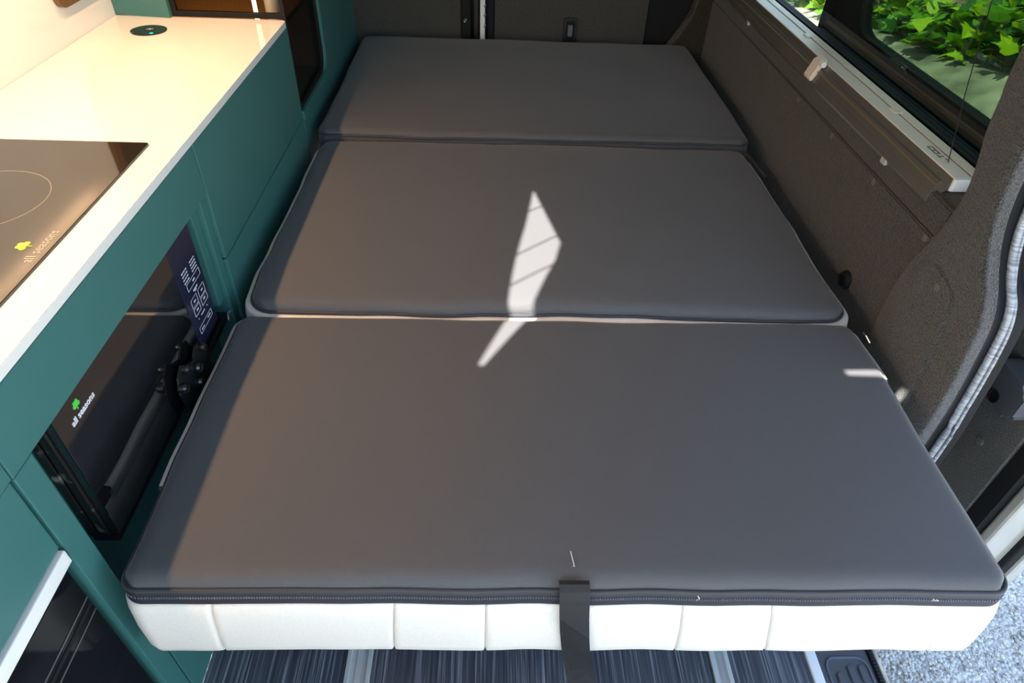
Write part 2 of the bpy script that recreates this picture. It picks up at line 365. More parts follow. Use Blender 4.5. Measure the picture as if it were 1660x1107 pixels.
# wall above window + rear
wu = bm_(); prism(wu, [(.80, 1.25), (.80, 1.55), (.86, 1.55), (.86, 1.25)], 1, .93, 2.52); tag(obj('wall_right_upper', wu, 'headliner'), kind='structure')
B('wall_right_rear', .80, .86, 2.36, 2.52, .68, 1.25, 'carpet', bev=0, kind='structure')

# van side window: frame + glass
win = tag(bpy.data.objects.new('window_1', None), kind='structure'); COL.objects.link(win)
bm = bm_(); frame_prism(bm, rrect(.90, 2.36, .686, 1.26, .03), rrect(.955, 2.325, .7, 1.22, .02), 0, .838, .862); obj('window_frame', bm, 'rubber', win)
bm = bm_(); prism(bm, rrect(.93, 2.34, .70, 1.24, .05), 0, .850, .852); obj('glass_pane', bm, 'glass', win)
# outer sliding door, standing open behind the pillar
sdoor = tag(bpy.data.objects.new('door_3', None), kind='structure'); COL.objects.link(sdoor)
bm = bm_(); prism(bm, rrect(.735, 2.00, -.12, .615, .05, corners=(1, 1, 0, 0)), 0, .935, .975, .006); obj('carpet_panel', bm, 'carpetlight', sdoor)
bm = bm_(); frame_prism(bm, rrect(.70, 2.02, -.16, 1.35, .06), rrect(.735, 1.99, -.12, 1.30, .05), 0, .94, .99); obj('door_rim', bm, 'rubber', sdoor)
bm = bm_(); frame_prism(bm, rrect(.74, 2.01, .60, 1.33, .04), rrect(.97, 1.84, .700, 1.25, .075), 0, .955, .985); obj('window_surround', bm, 'rubber', sdoor)
bm = bm_(); prism(bm, rrect(.93, 1.88, .66, 1.27, .06), 0, .968, .971); obj('tinted_pane', bm, 'tint', sdoor)
B('blue_reflection', .938, .946, .80, 2.0, .650, .660, 'bluereflect', sdoor, bev=.003, label='thin blue black strip imitating a reflection below the pane')  # blue reflected line put in as a coloured strip
B('brown_strip', .946, .9545, .80, 2.0, .674, .683, 'brown', sdoor, bev=.002, label='brown strip below the tinted pane')  # plain brown strip above the blue one
B('outer_skin', .975, 1.0, .70, 2.02, -.16, .62, 'paint', sdoor, bev=.008)
bm = bm_(); prism(bm, rrect(.742, .842, .370, .446, .02), 0, .890, .936, .006); gr = obj('door_grip', bm, 'gripgrey', sdoor, smooth=False, label='grey plastic moulding with a round hole')
lathe(bm := bm_(), (.8895, .794, .388), [(.012, .0), (.013, -.002), (.010, -.002), (.009, .006), (.001, .006)], 'X', 20); obj('grip_hole', bm, 'rubber', gr)
lathe(bm := bm_(), (.934, .80, .26), [(.008, .001), (.008, -.002), (.003, -.003)], 'X', 12); obj('stud', bm, 'studs', sdoor)
B('door_edge', .955, 1.03, .676, .700, -.16, .62, 'paint', sdoor, bev=.006, label='painted leading edge of the door')
B('edge_rubber', 1.012, 1.034, .664, .682, -.16, .62, 'rubber', sdoor, bev=.005)
B('outer_flange', 1.034, 1.06, .66, .70, -.16, .62, 'paint', sdoor, bev=.006)
# pillar: lofted carpet trim
rows = []  # each row: list of 3D pts from wall contour to seal
A_ = [(.757, .99, 1.45), (.757, .972, 1.1), (.757, .963, .89), (.757, .956, .847), (.757, .950, .800), (.757, .935, .754), (.757, .926, .711), (.757, .930, .665), (.757, .948, .600), (.757, .968, .547), (.757, .977, .480), (.757, .976, .422), (.757, .972, .330), (.757, .965, .20), (.757, .96, -.02)]
R_ = [(.735, .885, 1.45), (.735, .868, 1.1), (.735, .855, .90), (.735, .850, .855), (.735, .846, .815), (.735, .841, .772), (.735, .832, .728), (.735, .816, .690), (.735, .790, .652), (.735, .765, .620), (.735, .747, .580), (.735, .738, .527), (.735, .729, .450), (.735, .727, .33), (.735, .727, -.02)]
D_ = [(.770, .868, 1.45), (.770, .862, 1.1), (.770, .858, .87), (.770, .857, .825), (.770, .855, .785), (.770, .851, .752), (.770, .842, .712), (.770, .825, .672), (.770, .803, .639), (.770, .780, .611), (.770, .762, .577), (.770, .752, .515), (.770, .743, .430), (.770, .739, .33), (.770, .739, -.02)]
S_ = [(.787, .860, 1.45), (.787, .853, 1.1), (.787, .848, .84), (.787, .846, .80), (.787, .843, .76), (.787, .838, .720), (.787, .829, .688), (.787, .815, .658), (.787, .796, .631), (.787, .773, .607), (.787, .757, .568), (.787, .747, .497), (.787, .740, .415), (.787, .734, .32), (.787, .734, -.02)]
def smooth_rows(P_, n=4):
    P_ = [Vector(p) for p in P_]; out = []
    for i in range(len(P_) - 1):
        p0, p1, p2, p3 = P_[max(i - 1, 0)], P_[i], P_[i + 1], P_[min(i + 2, len(P_) - 1)]
        for k in range(n):
            t = k / n; out.append(.5 * ((2 * p1) + (p2 - p0) * t + (2 * p0 - 5 * p1 + 4 * p2 - p3) * t * t + (3 * p1 - p0 - 3 * p2 + p3) * t ** 3))
    out.append(P_[-1]); return out
A_, R_, D_, S_ = map(smooth_rows, (A_, R_, D_, S_))
bm = bm_(); grid = []
for a, r, d in zip(A_, R_, D_):
    row = [a + Vector((.004, .012, 0)), a + Vector((-.004, .003, 0)), a + Vector((-.0095, -.006, 0))]
    a2 = a + Vector((-.0095, -.006, 0)); r1 = r + Vector((-.001, .018, .004))
    for k in range(1, 6): row.append(a2.lerp(r1, k / 6))
    row += [r1, r + Vector((-.0012, .008, 0)), r, r.lerp(d, .2) + Vector((.001, -.002, -.002)), r.lerp(d, .38) + Vector((.003, -.002, -.002)), r.lerp(d, .5) + Vector((.010, 0, 0))]
    grid.append([bm.verts.new(p) for p in row])
for a, b in zip(grid, grid[1:]):
    for k in range(len(a) - 1): bm.faces.new([a[k], a[k + 1], b[k + 1], b[k]])
pil = thing('pillar_trim', 'carpeted body pillar trim with a light ridge beside the open side door', 'pillar trim')
obj('carpet_cover', bm, 'carpetlight', pil, smooth=True)
ins = [(.912, .585), (.897, .593), (.857, .594), (.824, .586), (.811, .572), (.801, .522), (.789, .424), (.784, .30), (.945, .30), (.942, .402), (.940, .479), (.930, .550)]
bm = bm_(); prism(bm, ins, 0, .7365, .748, .002)
for v in bm.verts:  # follow the trim's slant
    v.co.x += (v.co.y - .87) * .09
obj('inset_panel', bm, 'carpetlight', pil)
lathe(bm := bm_(), (.7355, .86, .572), [(.007, .002), (.007, -.0015), (.003, -.0025)], 'X', 14); obj('stud', bm, 'studs', pil)
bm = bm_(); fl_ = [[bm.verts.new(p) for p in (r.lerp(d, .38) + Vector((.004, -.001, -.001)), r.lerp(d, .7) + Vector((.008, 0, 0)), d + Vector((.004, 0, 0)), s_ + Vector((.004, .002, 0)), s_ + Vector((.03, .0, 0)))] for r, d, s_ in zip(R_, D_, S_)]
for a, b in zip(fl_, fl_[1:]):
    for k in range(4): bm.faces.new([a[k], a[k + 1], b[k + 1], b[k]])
obj('shaded_seal_flange', bm, 'rubber', pil, smooth=True)  # flange widened in black, standing in for shade in the valley
bm = bm_(); tube(bm, [s for s in S_], .0062, 10); obj('door_seal', bm, 'seal', pil, smooth=True, label='shiny ribbed rubber door seal')
bm = bm_(); tube(bm, [s + Vector((.005, -.0075, -.005)) for s in S_], .0028, 8); obj('seal_bead', bm, 'seal', pil, smooth=True)
bm = bm_(); tube(bm, [s + Vector((.012, .012, .004)) for s in S_], .010, 8); obj('seal_backing', bm, 'rubber', pil, smooth=True)

# blind rail on window sill
bl = thing('window_blind_rail', 'long cream and bronze roller blind cassette lying along the side window sill', 'blind')
bm = bm_(); prism(bm, [(.748, .652), (.746, .657), (.757, .690), (.765, .690), (.765, .676), (.758, .655)], 1, 1.0, 2.46, .0007); obj('lower_profile', bm, 'aludark', bl)
bm = bm_(); prism(bm, [(.757, .676), (.766, .702), (.823, .702), (.823, .686), (.768, .684)], 1, .985, 2.46, .001); obj('cassette', bm, 'aludark', bl)
B('thin_rib', .7515, .7560, 1.0, 2.46, .6830, .6850, 'gold', bl, bev=.0006)
B('cream_top', .766, .798, .985, 2.46, .702, .7045, 'cream', bl, bev=.001)
B('cream_top', .802, .823, .985, 2.46, .702, .7045, 'cream', bl, bev=.001)
B('end_cap', .765, .824, .978, .985, .682, .7045, 'white', bl, bev=.002, label='white end cap')
B('end_cap', .772, .82, .990, 1.02, .670, .683, 'white', bl, bev=.002)
for y in (1.265, 1.62 + .13): B('joint_clip', .789, .806, y - .012, y + .012, .7045, .7075, 'cream' if y < 1.5 else 'white', bl, bev=.001)
bm = bm_(); prism(bm, rrect(1.525, 1.60, 0, 1, .01), 0, 0, 1); bm.free()
bm = bm_(); prism(bm, [(.742, .662), (.740, .668), (.752, .702), (.766, .711), (.769, .705), (.758, .694), (.749, .664)], 1, 1.545, 1.585, .002); obj('release_tab', bm, 'cream', bl, label='pale plastic release tab')
lathe(bm := bm_(), (.757, 1.545, .703), [(.0065, -.012), (.0065, .006)], 'Y', 12); obj('tab_roller', bm, 'white', bl)
for y in (1.155, 2.05): B('bracket_clip', .743, .751, y - .009, y + .009, .646, .657, 'clearp', bl, bev=.002, label='small clear bracket clip')
for k, (ya, yb, xa, xb) in enumerate(((1.075, 1.105, .780, .782), (1.075, 1.105, .788, .790), (1.103, 1.105, .780, .790), (1.088, 1.090, .780, .790), (1.060, 1.070, .780, .782), (1.064, 1.066, .780, .790), (1.050, 1.056, .788, .790), (1.075, 1.077, .780, .790))):
    B('emblem_stroke', xa, xb, ya, yb, .7045, .7052, 'studs', bl, bev=0)
cord = tube(bm_(), [(.785, 1.040, .703), (.800, 1.10, .80), (.815, 1.16, .92), (.83, 1.30, 1.24)], .0009, 6)
tag(obj('blind_cord', cord, 'black'), 'thin black cord rising from the blind cassette in front of the window', 'cord')

# ================================================================ BED
def cushion(pre, x0, x1, y0, y1, zt, zb, label, seams_front=None, crown=.008, zipper=False, droop=.0, rc=.03, edge=.02, white_out=.004, seed=0, allfab=False, wavy=.003):
    th = thing('bed_cushion', label, 'cushion', 'folding bed cushions', loc=((x0 + x1) / 2, (y0 + y1) / 2, zb))
    off = Vector(th.location)
    W_, H_ = x1 - x0, y1 - y0
    def nodes(L):
        fine = [0, .0015, .004, .008, .013, .019, .027, .04]
        n = int((L - .08) / .022); mid = [.04 + (L - .08) * k / n for k in range(1, n)]
        return fine + mid + [L - q for q in reversed(fine)]
    U, Vv = nodes(W_), nodes(H_)
    def wob(s, k): return wavy * noise.noise(Vector((s * 4.0 + seed * 7, k * 3.1 + seed, .5))) + wavy * .5 * noise.noise(Vector((s * 13 + seed, k, 2.5)))
    def place(u, v):
        x, y = u, v
        for sxn in (0, 1):
            for syn in (0, 1):
                a = (u if sxn == 0 else W_ - u); b = (v if syn == 0 else H_ - v)
                if a < rc and b < rc:
                    p, q = 1 - a / rc, 1 - b / rc
                    P2, Q2 = p * math.sqrt(1 - q * q / 2), q * math.sqrt(1 - p * p / 2)
                    x = rc * (1 - P2) if sxn == 0 else W_ - rc * (1 - P2); y = rc * (1 - Q2) if syn == 0 else H_ - rc * (1 - Q2)
        fx = (x / W_); fy = (y / H_)
        x += wob(y, 1) * (1 - fx) ** 4 + wob(y, 2) * fx ** 4
        y += wob(x, 3) * (1 - fy) ** 6 + wob(x, 4) * fy ** 6
        return x, y
    def ztop(u, v):
        d = min(u, W_ - u, v, H_ - v); z = 0
        r = edge
        e = [1 - min(q / r, 1) for q in (u, W_ - u, v, H_ - v)]
        s = min(1, math.sqrt(max(e[0], e[1]) ** 2 + max(e[2], e[3]) ** 2))
        z -= r * .75 * (1 - math.sqrt(max(0, 1 - s * s)))
        z += crown * (1 - (2 * u / W_ - 1) ** 4) * (1 - (2 * v / H_ - 1) ** 4)
        z += .0025 * noise.noise(Vector((u * 5 + seed, v * 5, seed)))
        z -= droop * max(0, 1 - v / .10) ** 2
        return zt - crown + z
    bm = bm_(); G = []
    for u in U:
        col = []
        for v in Vv:
            x, y = place(u, v); col.append(bm.verts.new(Vector((x0 + x, y0 + y, ztop(u, v))) - off))
        G.append(col)
    for i in range(len(U) - 1):
        for j in range(len(Vv) - 1): bm.faces.new([G[i][j], G[i + 1][j], G[i + 1][j + 1], G[i][j + 1]])
    per = [(u, 0) for u in U] + [(W_, v) for v in Vv[1:]] + [(u, H_) for u in reversed(U[:-1])] + [(0, v) for v in reversed(Vv[1:-1])]
    loop = [Vector((x0 + place(u, v)[0], y0 + place(u, v)[1], ztop(u, v))) - off for u, v in per]
    obj('top_cover', bm, 'fabric', th, smooth=True)
    n = len(loop); nor = []
    for i in range(n):
        t = loop[(i + 1) % n] - loop[i - 1]; t.z = 0; t.normalize(); nor.append(Vector((t.y, -t.x, 0)))
    if not zipper: pass
    def band(name, levels, mt, i0=0, i1=n, closed=True, parent=None, smooth=True, label=None, tilt=None):
        b = bm_(); rs = []
        idx = [k % n for k in range(i0, i1)] if not closed else list(range(n))
        for dz, o in levels:
            rs.append([b.verts.new(loop[k] + nor[k] * o + Vector(((tilt(q / max(1, len(idx) - 1)) * dz) if tilt else 0, 0, dz))) for q, k in enumerate(idx)])
        for a, c in zip(rs, rs[1:]):
            m_ = len(idx)
            for k in range(m_ if closed else m_ - 1): b.faces.new([a[k], a[(k + 1) % m_], c[(k + 1) % m_], c[k]])
        return obj(name, b, mt, parent or th, smooth=smooth, label=label)
    zs = -(zt - zb) + .012
    # piping along the rim
    b = bm_(); pr = .0032
    for_ring = [[b.verts.new(loop[k] + nor[k] * (.0015 + pr * math.cos(a)) + Vector((0, 0, pr * math.sin(a) - .001))) for k in range(n)] for a in [2 * PI * q / 8 for q in range(8)]]
    for q in range(8):
        for k in range(n): b.faces.new([for_ring[q][k], for_ring[q][(k + 1) % n], for_ring[(q + 1) % 8][(k + 1) % n], for_ring[(q + 1) % 8][k]])
    obj('piping', b, 'piping', th, smooth=True)
    if allfab:
        band('side_panel', [(0, 0), (-.010, .003), (-.03, .005), (zs + .02, .005), (zs, 0), (zs - .012, -.012)], 'fabric'); return th, loop, nor, off
    zb_ = -.026 if zipper else -.0045
    if zipper:
        nV = len(Vv); zr0 = n - sum(1 for v in Vv if v < .15); zr1 = len(U) + sum(1 for v in Vv if v < .36)
        band('zip_band', [(-.002, .001), (-.006, .004), (-.010, .0045), (-.014, .0045), (-.021, .0065), (-.026, .006), (-.031, .003)], 'zip', zr0, n + zr1, closed=False)
        band('upper_side_panel', [(-.001, .0), (-.0035, .0015), (-.004, .0115), (-.010, .0135), (-.02, .0125), (-.030, .010)], 'leather', zr1, zr0 + 1, closed=False)
        tb = bm_(); tot = 0
        for k in range(n):
            a, c = loop[k], loop[(k + 1) % n]
            if (a + off).y > y0 + .33 and 0: continue
            L_ = (c - a).length; m_ = max(1, int(L_ / .0028))
            if k > zr1: break
            for q in range(m_):
                p = a.lerp(c, (q + .5) / m_) + nor[k] * .0048; t = (c - a).normalized() * .0008
                for dz in (-.0118, -.0138):
                    v0 = [tb.verts.new(p + t * s1 + nor[k] * s3 + Vector((0, 0, dz + s2))) for s1, s2, s3 in ((-1, -.0009, 0), (1, -.0009, 0), (1, .0009, 0), (-1, .0009, 0), (-1, -.0005, .0012), (1, -.0005, .0012), (1, .0005, .0012), (-1, .0005, .0012))]
                    for f in ((4, 5, 6, 7), (0, 1, 5, 4), (1, 2, 6, 5), (2, 3, 7, 6), (3, 0, 4, 7)): tb.faces.new([v0[i] for i in f])
        obj('zip_teeth', tb, 'teeth', th, kind='stuff')
    wo = white_out
    prof = [(zb_, 0), (zb_ - .0005, wo + .002), (zb_ - .004, wo + .005), (zb_ - .02, wo + .008), (zs * .5, wo + .010), (zs + .03, wo + .009), (zs + .012, wo + .006), (zs, wo), (zs - .010, wo - .012)]
    nU = len(U)
    # indices of front seams
    if seams_front:
        marks = [min(range(nU), key=lambda k: abs(U[k] + x0 - s)) for s in seams_front]
        edges = [0] + marks + [nU - 1]
        tl = [0] + [.10, .08, 0, -.11, -.2, -.24][:len(marks)] + [0]
        for pi, (i0, i1) in enumerate(zip(edges, edges[1:])):
            b = bm_(); rs = []; idx = list(range(i0, i1 + 1)); K = len(idx) - 1
            xa, xb = loop[i0], loop[i1]; ta, tb_ = tl[pi], tl[pi + 1]
            if K < 10: sub = [q / 12 for q in range(13)]
            else: sub = [q / 24 for q in range(25)]
            ln_ = xb.x - xa.x; ss = [0, .0008 / ln_, .0018 / ln_, .003 / ln_] + sub[1:-1] + [1 - .003 / ln_, 1 - .0018 / ln_, 1 - .0008 / ln_, 1]
            for dz, o in prof:
                r_ = []
                for s in ss:
                    fk = i0 + s * (i1 - i0); k = min(int(fk), n - 2); fr = fk - k
                    p = loop[k].lerp(loop[k + 1], fr); nn = nor[k].lerp(nor[k + 1], fr).normalized()
                    puff = 1 - max(0, 1 - s * (xb.x - xa.x) / .003) ** 2 * (.9 if pi else 0) - max(0, 1 - (1 - s) * (xb.x - xa.x) / .003) ** 2 * (.9 if i1 != nU - 1 else 0)
                    tlt = (ta * (1 - s) + tb_ * s) * dz
                    curve = .004 * math.sin(PI * dz / zs) if 0 else 0
                    w_ = .0015 * noise.noise(Vector((p.x * 9, dz * 20, 3)))
                    r_.append(b.verts.new(p + nn * ((o - .006) + .006 * puff + w_) + Vector((tlt + curve, 0, dz + .0012 * noise.noise(Vector((p.x * 14, 7, seed)))))))
                rs.append(r_)
            for a, c in zip(rs, rs[1:]):
                for k in range(len(ss) - 1): b.faces.new([a[k], a[k + 1], c[k + 1], c[k]])
            obj('leather_panel', b, 'leather', th, smooth=True)
        # stitching on left corner
        sb = bm_()
        for q in range(26):
            z = zb_ - .012 - q * .0042; p = loop[2] + nor[2] * (wo + .0085)
            box(sb, p.x + .004, p.x + .0052, p.y - .001, p.y + .0005, p.z + z - .0013, p.z + z + .0013)
            
        obj('stitching', sb, 'seam', th, kind='stuff')
        band('side_panel', prof, 'leather', nU - 1, n + 1, closed=False)
    else:
        band('side_panel', prof, 'leather')
    b = bm_(); vs = [b.verts.new(loop[k] - nor[k] * .012 + Vector((0, 0, zs - .010 + .001))) for k in range(n)]; 
    b.faces.new(vs); obj('underside', b, 'zip', th)
    return th, loop, nor, off
near = cushion('near', -.440, .668, .410, .926, .450, .282, 'near section of the dark grey bed with white leather front and black pull strap', seams_front=[-.325, -.117, -.007, .253, .365, .578], crown=.007, zipper=True, rc=.022, seed=1, wavy=.004)
mid = cushion('mid', -.434, .668, .938, 1.630, .470, .30, 'middle section of the dark grey bed with the sun patch across it', crown=.017, zipper=False, rc=.045, edge=.022, seed=2, wavy=.006, white_out=.010)
far = cushion('far', -.446, .688, 1.644, 2.435, .482, .32, 'far section of the dark grey bed against the rear doors', crown=.010, rc=.03, edge=.02, seed=3, allfab=True, wavy=.004)
# pull strap on the near cushion
th, loop, nor, off = near
pts = [(.411, .4465, .109), (.4055, .4480, .109), (.399, .444, .1095), (.395, .430, .110), (.3885, .40, .112), (.386, .36, .116), (.385, .32, .121), (.386, .28, .127), (.389, .24, .134), (.394, .20, .143), (.392, .16, .150), (.388, .12, .157)]
b = bm_(); prev = None; hw = .0185
rings = []
for k, (y, z, x) in enumerate(pts):
    ty = pts[min(k + 1, len(pts) - 1)][0] - pts[max(k - 1, 0)][0]; tz = pts[min(k + 1, len(pts) - 1)][1] - pts[max(k - 1, 0)][1]
    L_ = math.hypot(ty, tz); ny_, nz_ = tz / L_, -ty / L_
    tw = .006 * math.sin(k * .8) if k > 4 else 0
    ring = []
    for s, o in ((-1, 0), (-1, .0015), (1, .0015), (1, 0)): ring.append(b.verts.new(Vector((x + s * hw, y + ny_ * o + (tw * s), z + nz_ * o)) - off))
    rings.append(ring)
for a, c in zip(rings, rings[1:]):
    for k in range(4): b.faces.new([a[k], a[(k + 1) % 4], c[(k + 1) % 4], c[k]])
b.faces.new(rings[0]); b.faces.new(rings[-1][::-1]); obj('pull_strap', b, 'strap', th, label='black webbing pull strap')
for (x, y, z, h_) in ((.262, .3985, .424, .01), (.560, .3985, .4225, .004), (.565, .3985, .422, .003), (.109, .430, .4485, .0)): 
    q = Vector((x, y, z)) - off
    bb = tube(bm_(), [q, q + Vector((.002, -.001, h_ * .5 + .001)), q + Vector((-.001, 0 if h_ else .02, h_ + .001))], .0005, 4); obj('loose_thread', bb, 'white', th)
# zip pullers
for pp in ((-.452, .900, .445), (.676, .865, .445)):
    q = Vector(pp) - off; bb = tube(bm_(), [q, q + Vector((-.004, .012, .006)), q + Vector((-.002, .026, .002))], .0018, 6); obj('zip_puller', bb, 'chrome', th)
q = Vector((.684, 1.60, .44)) - mid[3]
bb = bm_()
for k in range(2): tube(bb, [q + Vector((-.012 + .008 * k, .03, .0)), q + Vector((.0 + .006 * k, .0, -.006)), q + Vector((.008 + .006 * k, -.08, -.008))], .002, 6)
obj('tie_tape', bb, 'piping', mid[0])
# bed frame below
bf = thing('folding_bed_base', 'black folding bed base standing on the floor under the three grey cushions', 'bed base')
B('seat_box', -.19, .40, .62, 2.42, .002, .22, 'black', bf, bev=.004)
B('support_board', -.40, .62, .45, .92, .235, .255, 'black', bf, bev=.003)
B('support_board', -.40, .62, .95, 1.62, .235, .260, 'black', bf, bev=.003)
B('support_board', -.40, .62, 1.65, 2.42, .24, .285, 'black', bf, bev=.003)
hb = bm_(); prism(hb, [(.745, .30), (.722, .440), (.732, .466), (.752, .476), (.768, .462), (.79, .452), (.805, .466), (.826, .462), (.836, .440), (.84, .30)], 0, -.476, -.472, .001); hg = obj('hinge_bracket', hb, 'black', bf)
B('hinge_arm', -.472, -.40, .76, .80, .30, .32, 'black', bf)
for y, z, rr in ((.730, .448, .009), (.753, .466, .008), (.785, .440, .010), (.818, .455, .008), (.775, .418, .008)):
    lathe(bm := bm_(), (-.472, y, z), [(rr, -.002), (rr, .006), (rr * .75, .010), (rr * .35, .011)], 'X', 14); obj('knob', bm, 'glossblack', hg, smooth=False)
# ================================================================ LEFT FURNITURE
kc = thing('kitchen_cabinet', 'long teal kitchen cabinet under the cream worktop along the left side', 'cabinet')
F = -.475
B('carcass', -.858, -.53, .45, 1.64, .02, .70, 'tealdark', kc, bev=0)
B('fascia', -.53, F, .418, 1.004, .632, .718, 'teal', kc, bev=.001)
B('door', -.53, F, 1.008, 1.637, .502, .718, 'teal', kc, bev=.001)
B('lower_panel', -.53, F + .000, 1.008, 1.637, .02, .499, 'teal', kc, bev=.001)
B('side_lip', -.53, F - .006, .985, 1.004, .02, .630, 'teal', kc, bev=.001)
B('side_lip', -.53, F - .014, .958, .981, .43, .630, 'teal', kc, bev=.001)
bm = bm_(); box(bm, -.53, F, .418, .452, .0, .631, .001); obj('pillar', bm, 'teal', kc)
B('recess_panel', -.532, -.525, .452, 1.0, .02, .632, 'teal', kc, bev=0)
B('plinth', -.53, F, .455, 1.64, .0, .235, 'teal', kc, bev=.001)
# panel left of pillar & lower recess
fc = thing('fridge_cabinet', 'teal cabinet with white trimmed black glass door nearest the camera on the left', 'cabinet')
B('upper_door', -.53, F - .001, -.25, .414, .513, .632, 'teal', fc, bev=.0015)
B('upper_fascia', -.53, F, -.6, .4165, .6335, .718, 'teal', fc, bev=.0012)
B('carcass', -.858, -.535, -.6, .44, .02, .70, 'tealdark', fc, bev=0)
B('white_trim', -.525, F + .004, -.25, .413, .488, .510, 'white', fc, bev=.0015, label='white trim strip')
B('black_trim', -.525, F - .004, -.25, .411, .476, .487, 'rubber', fc, bev=.0015)
B('glass_door', -.525, F - .006, -.25, .410, .03, .474, 'fridge', fc, bev=.002, label='glossy black fridge door')
B('plinth', -.53, F - .012, -.25, .412, .0, .028, 'black', fc, bev=.001)
for z0 in (.413, .385): B('reflection_strip', F - .008, F - .0052, -.2, .408, z0, z0 + .0022, 'aludark', fc, bev=0)  # thin strips imitate lines reflected in the glossy door
B('reflection_strip', F - .008, F - .0052, -.2, .408, .398, .4045, 'rubber', fc, bev=0)
tube(bm := bm_(), [(F - .004, .25, .43), (F + .012, .25, .43), (F + .014, .262, .41), (F + .012, .264, .37), (F - .004, .264, .365)], .006, 8); obj('handle', bm, 'chrome', fc, smooth=True)

# microwave
mw = thing('microwave', 'built-in black glass microwave with navy touch panel below the worktop', 'microwave')
B('body', -.531, -.498, .503, .953, .40, .628, 'black', mw, bev=.002)
bm = bm_(); box(bm, -.522, -.512, .4985, .503, .402, .624, .001); obj('side_strip', bm, 'dust', mw, label='dusty black side edge')
bm = bm_(); box(bm, -.508, -.497, .4985, .503, .402, .624, .001); obj('side_strip', bm, 'dust', mw)
B('glass_door', -.497, -.485, .503, .843, .402, .626, 'blackglass', mw, bev=.0012)
cp = B('control_panel', -.497, -.485, .8445, .930, .425, .626, 'navy', mw, bev=.0012, label='navy touch control panel with white keys')
B('lower_frame', -.525, -.49, .503, .98, .385, .399, 'black', mw, bev=.001)
PX = -.4852
def ln(bm, y0, z0, y1, z1, w=.0007):
    d = Vector((y1 - y0, z1 - z0)); L_ = d.length; d.normalize(); nn = Vector((-d.y, d.x)) * w * .5
    prism(bm, [(y0 + nn.x, z0 + nn.y), (y1 + nn.x, z1 + nn.y), (y1 - nn.x, z1 - nn.y), (y0 - nn.x, z0 - nn.y)], 0, PX, PX + .0006)
def orect(y0, y1, z0, z1): 
    bm = bm_(); ln(bm, y0, z0, y1, z0); ln(bm, y1, z0, y1, z1); ln(bm, y1, z1, y0, z1); ln(bm, y0, z1, y0, z0); obj('key_outline', bm, 'print', cp)
for r in ((.866, .920, .531, .5435), (.894, .919, .498, .514), (.894, .919, .4815, .4955), (.862, .886, .4985, .5145), (.862, .886, .482, .496), (.860, .916, .447, .459)): orect(*r)
def dash(y, z, L_, w=.0022):
    bm = bm_(); ln(bm, y, z, y + L_, z, w); obj('printed_mark', bm, 'print', cp)
for r in range(4):
    for yy in (.897, .9045, .912): dash(yy, .567 - r * .0058, .0055)
    for yy in (.862, .8695, .877): dash(yy, .567 - r * .0062, .0055)
dash(.889, .537, .009, .003); dash(.881, .5225, .018, .0028); dash(.885, .519, .008, .0015)
for yy, zz in ((.904, .506), (.903, .489), (.871, .5065), (.871, .489)): dash(yy, zz, .0075, .0028)
dash(.880, .473, .016, .0022); dash(.9065, .473, .002); dash(.868, .473, .002); dash(.866, .452, .013, .0022); dash(.897, .4535, .013, .0022)
tm = basis((0, 1, 0), (0, 0, 1), (-.4848, .527, .5865)); text('logo_text', 'all seasons', .0125, tm, 'print', mw, .0003)
tree_logo('logo_tree', basis((0, 1, 0), (0, 0, 1), (-.4848, .547, .5985)), .0135, 'green', mw)

# worktop and things on it
wt = thing('worktop', 'cream gloss worktop running along the top of the teal kitchen cabinet', 'worktop')
bm = bm_(); prism(bm, rrect(-.860, -.4755, -.6, 1.640, .008, corners=(0, 0, 1, 0)), 2, .7185, .732, .0015); obj('slab', bm, 'top', wt)
hob = thing('induction_hob', 'black glass induction hob set into the cream worktop', 'hob')
bm = bm_(); prism(bm, rrect(-.805, -.525, .30, .975, .004, 3), 2, .7325, .7355, .0006); obj('glass_plate', bm, 'hobglass', hob)
for cy, r in ((.790, .083), (.50, .095)):
    bm = bm_(); frame_prism(bm, [(-.672 + r * math.cos(2 * PI * k / 48), cy + r * math.sin(2 * PI * k / 48)) for k in range(48)], [(-.672 + (r - .0006) * math.cos(2 * PI * k / 48), cy + (r - .0006) * math.sin(2 * PI * k / 48)) for k in range(48)], 2, .7354, .7357); obj('zone_ring', bm, 'ink', hob)
text('logo_text', 'all seasons', .0165, basis((0, 1, 0), (-1, 0, 0), (-.5335, .648, .7356)), 'ink', hob, .0002)
tree_logo('logo_tree', basis((0, 1, 0), (-1, 0, 0), (-.550, .683, .7356)), .019, 'lime', hob)
chg = thing('wireless_charger', 'round black wireless charging pad let into the worktop', 'charger')
lathe(bm := bm_(), (-.743, 1.532, .732), [(.037, 0), (.037, .0018), (.034, .0025)], n=40); obj('pad', bm, 'hobglass', chg)
lathe(bm := bm_(), (-.728, 1.508, .7345), [(.004, 0), (.004, .0004)], n=12); obj('indicator', bm, 'ledblue', chg, label='small teal indicator light')
for a, b_ in (((-.748, 1.533), (-.742, 1.540)), ((-.742, 1.540), (-.742, 1.532)), ((-.742, 1.532), (-.736, 1.539))):
    tube(bm := bm_(), [(*a, .7346), (*b_, .7346)], .0007, 4); obj('pad_mark', bm, 'ink', chg)

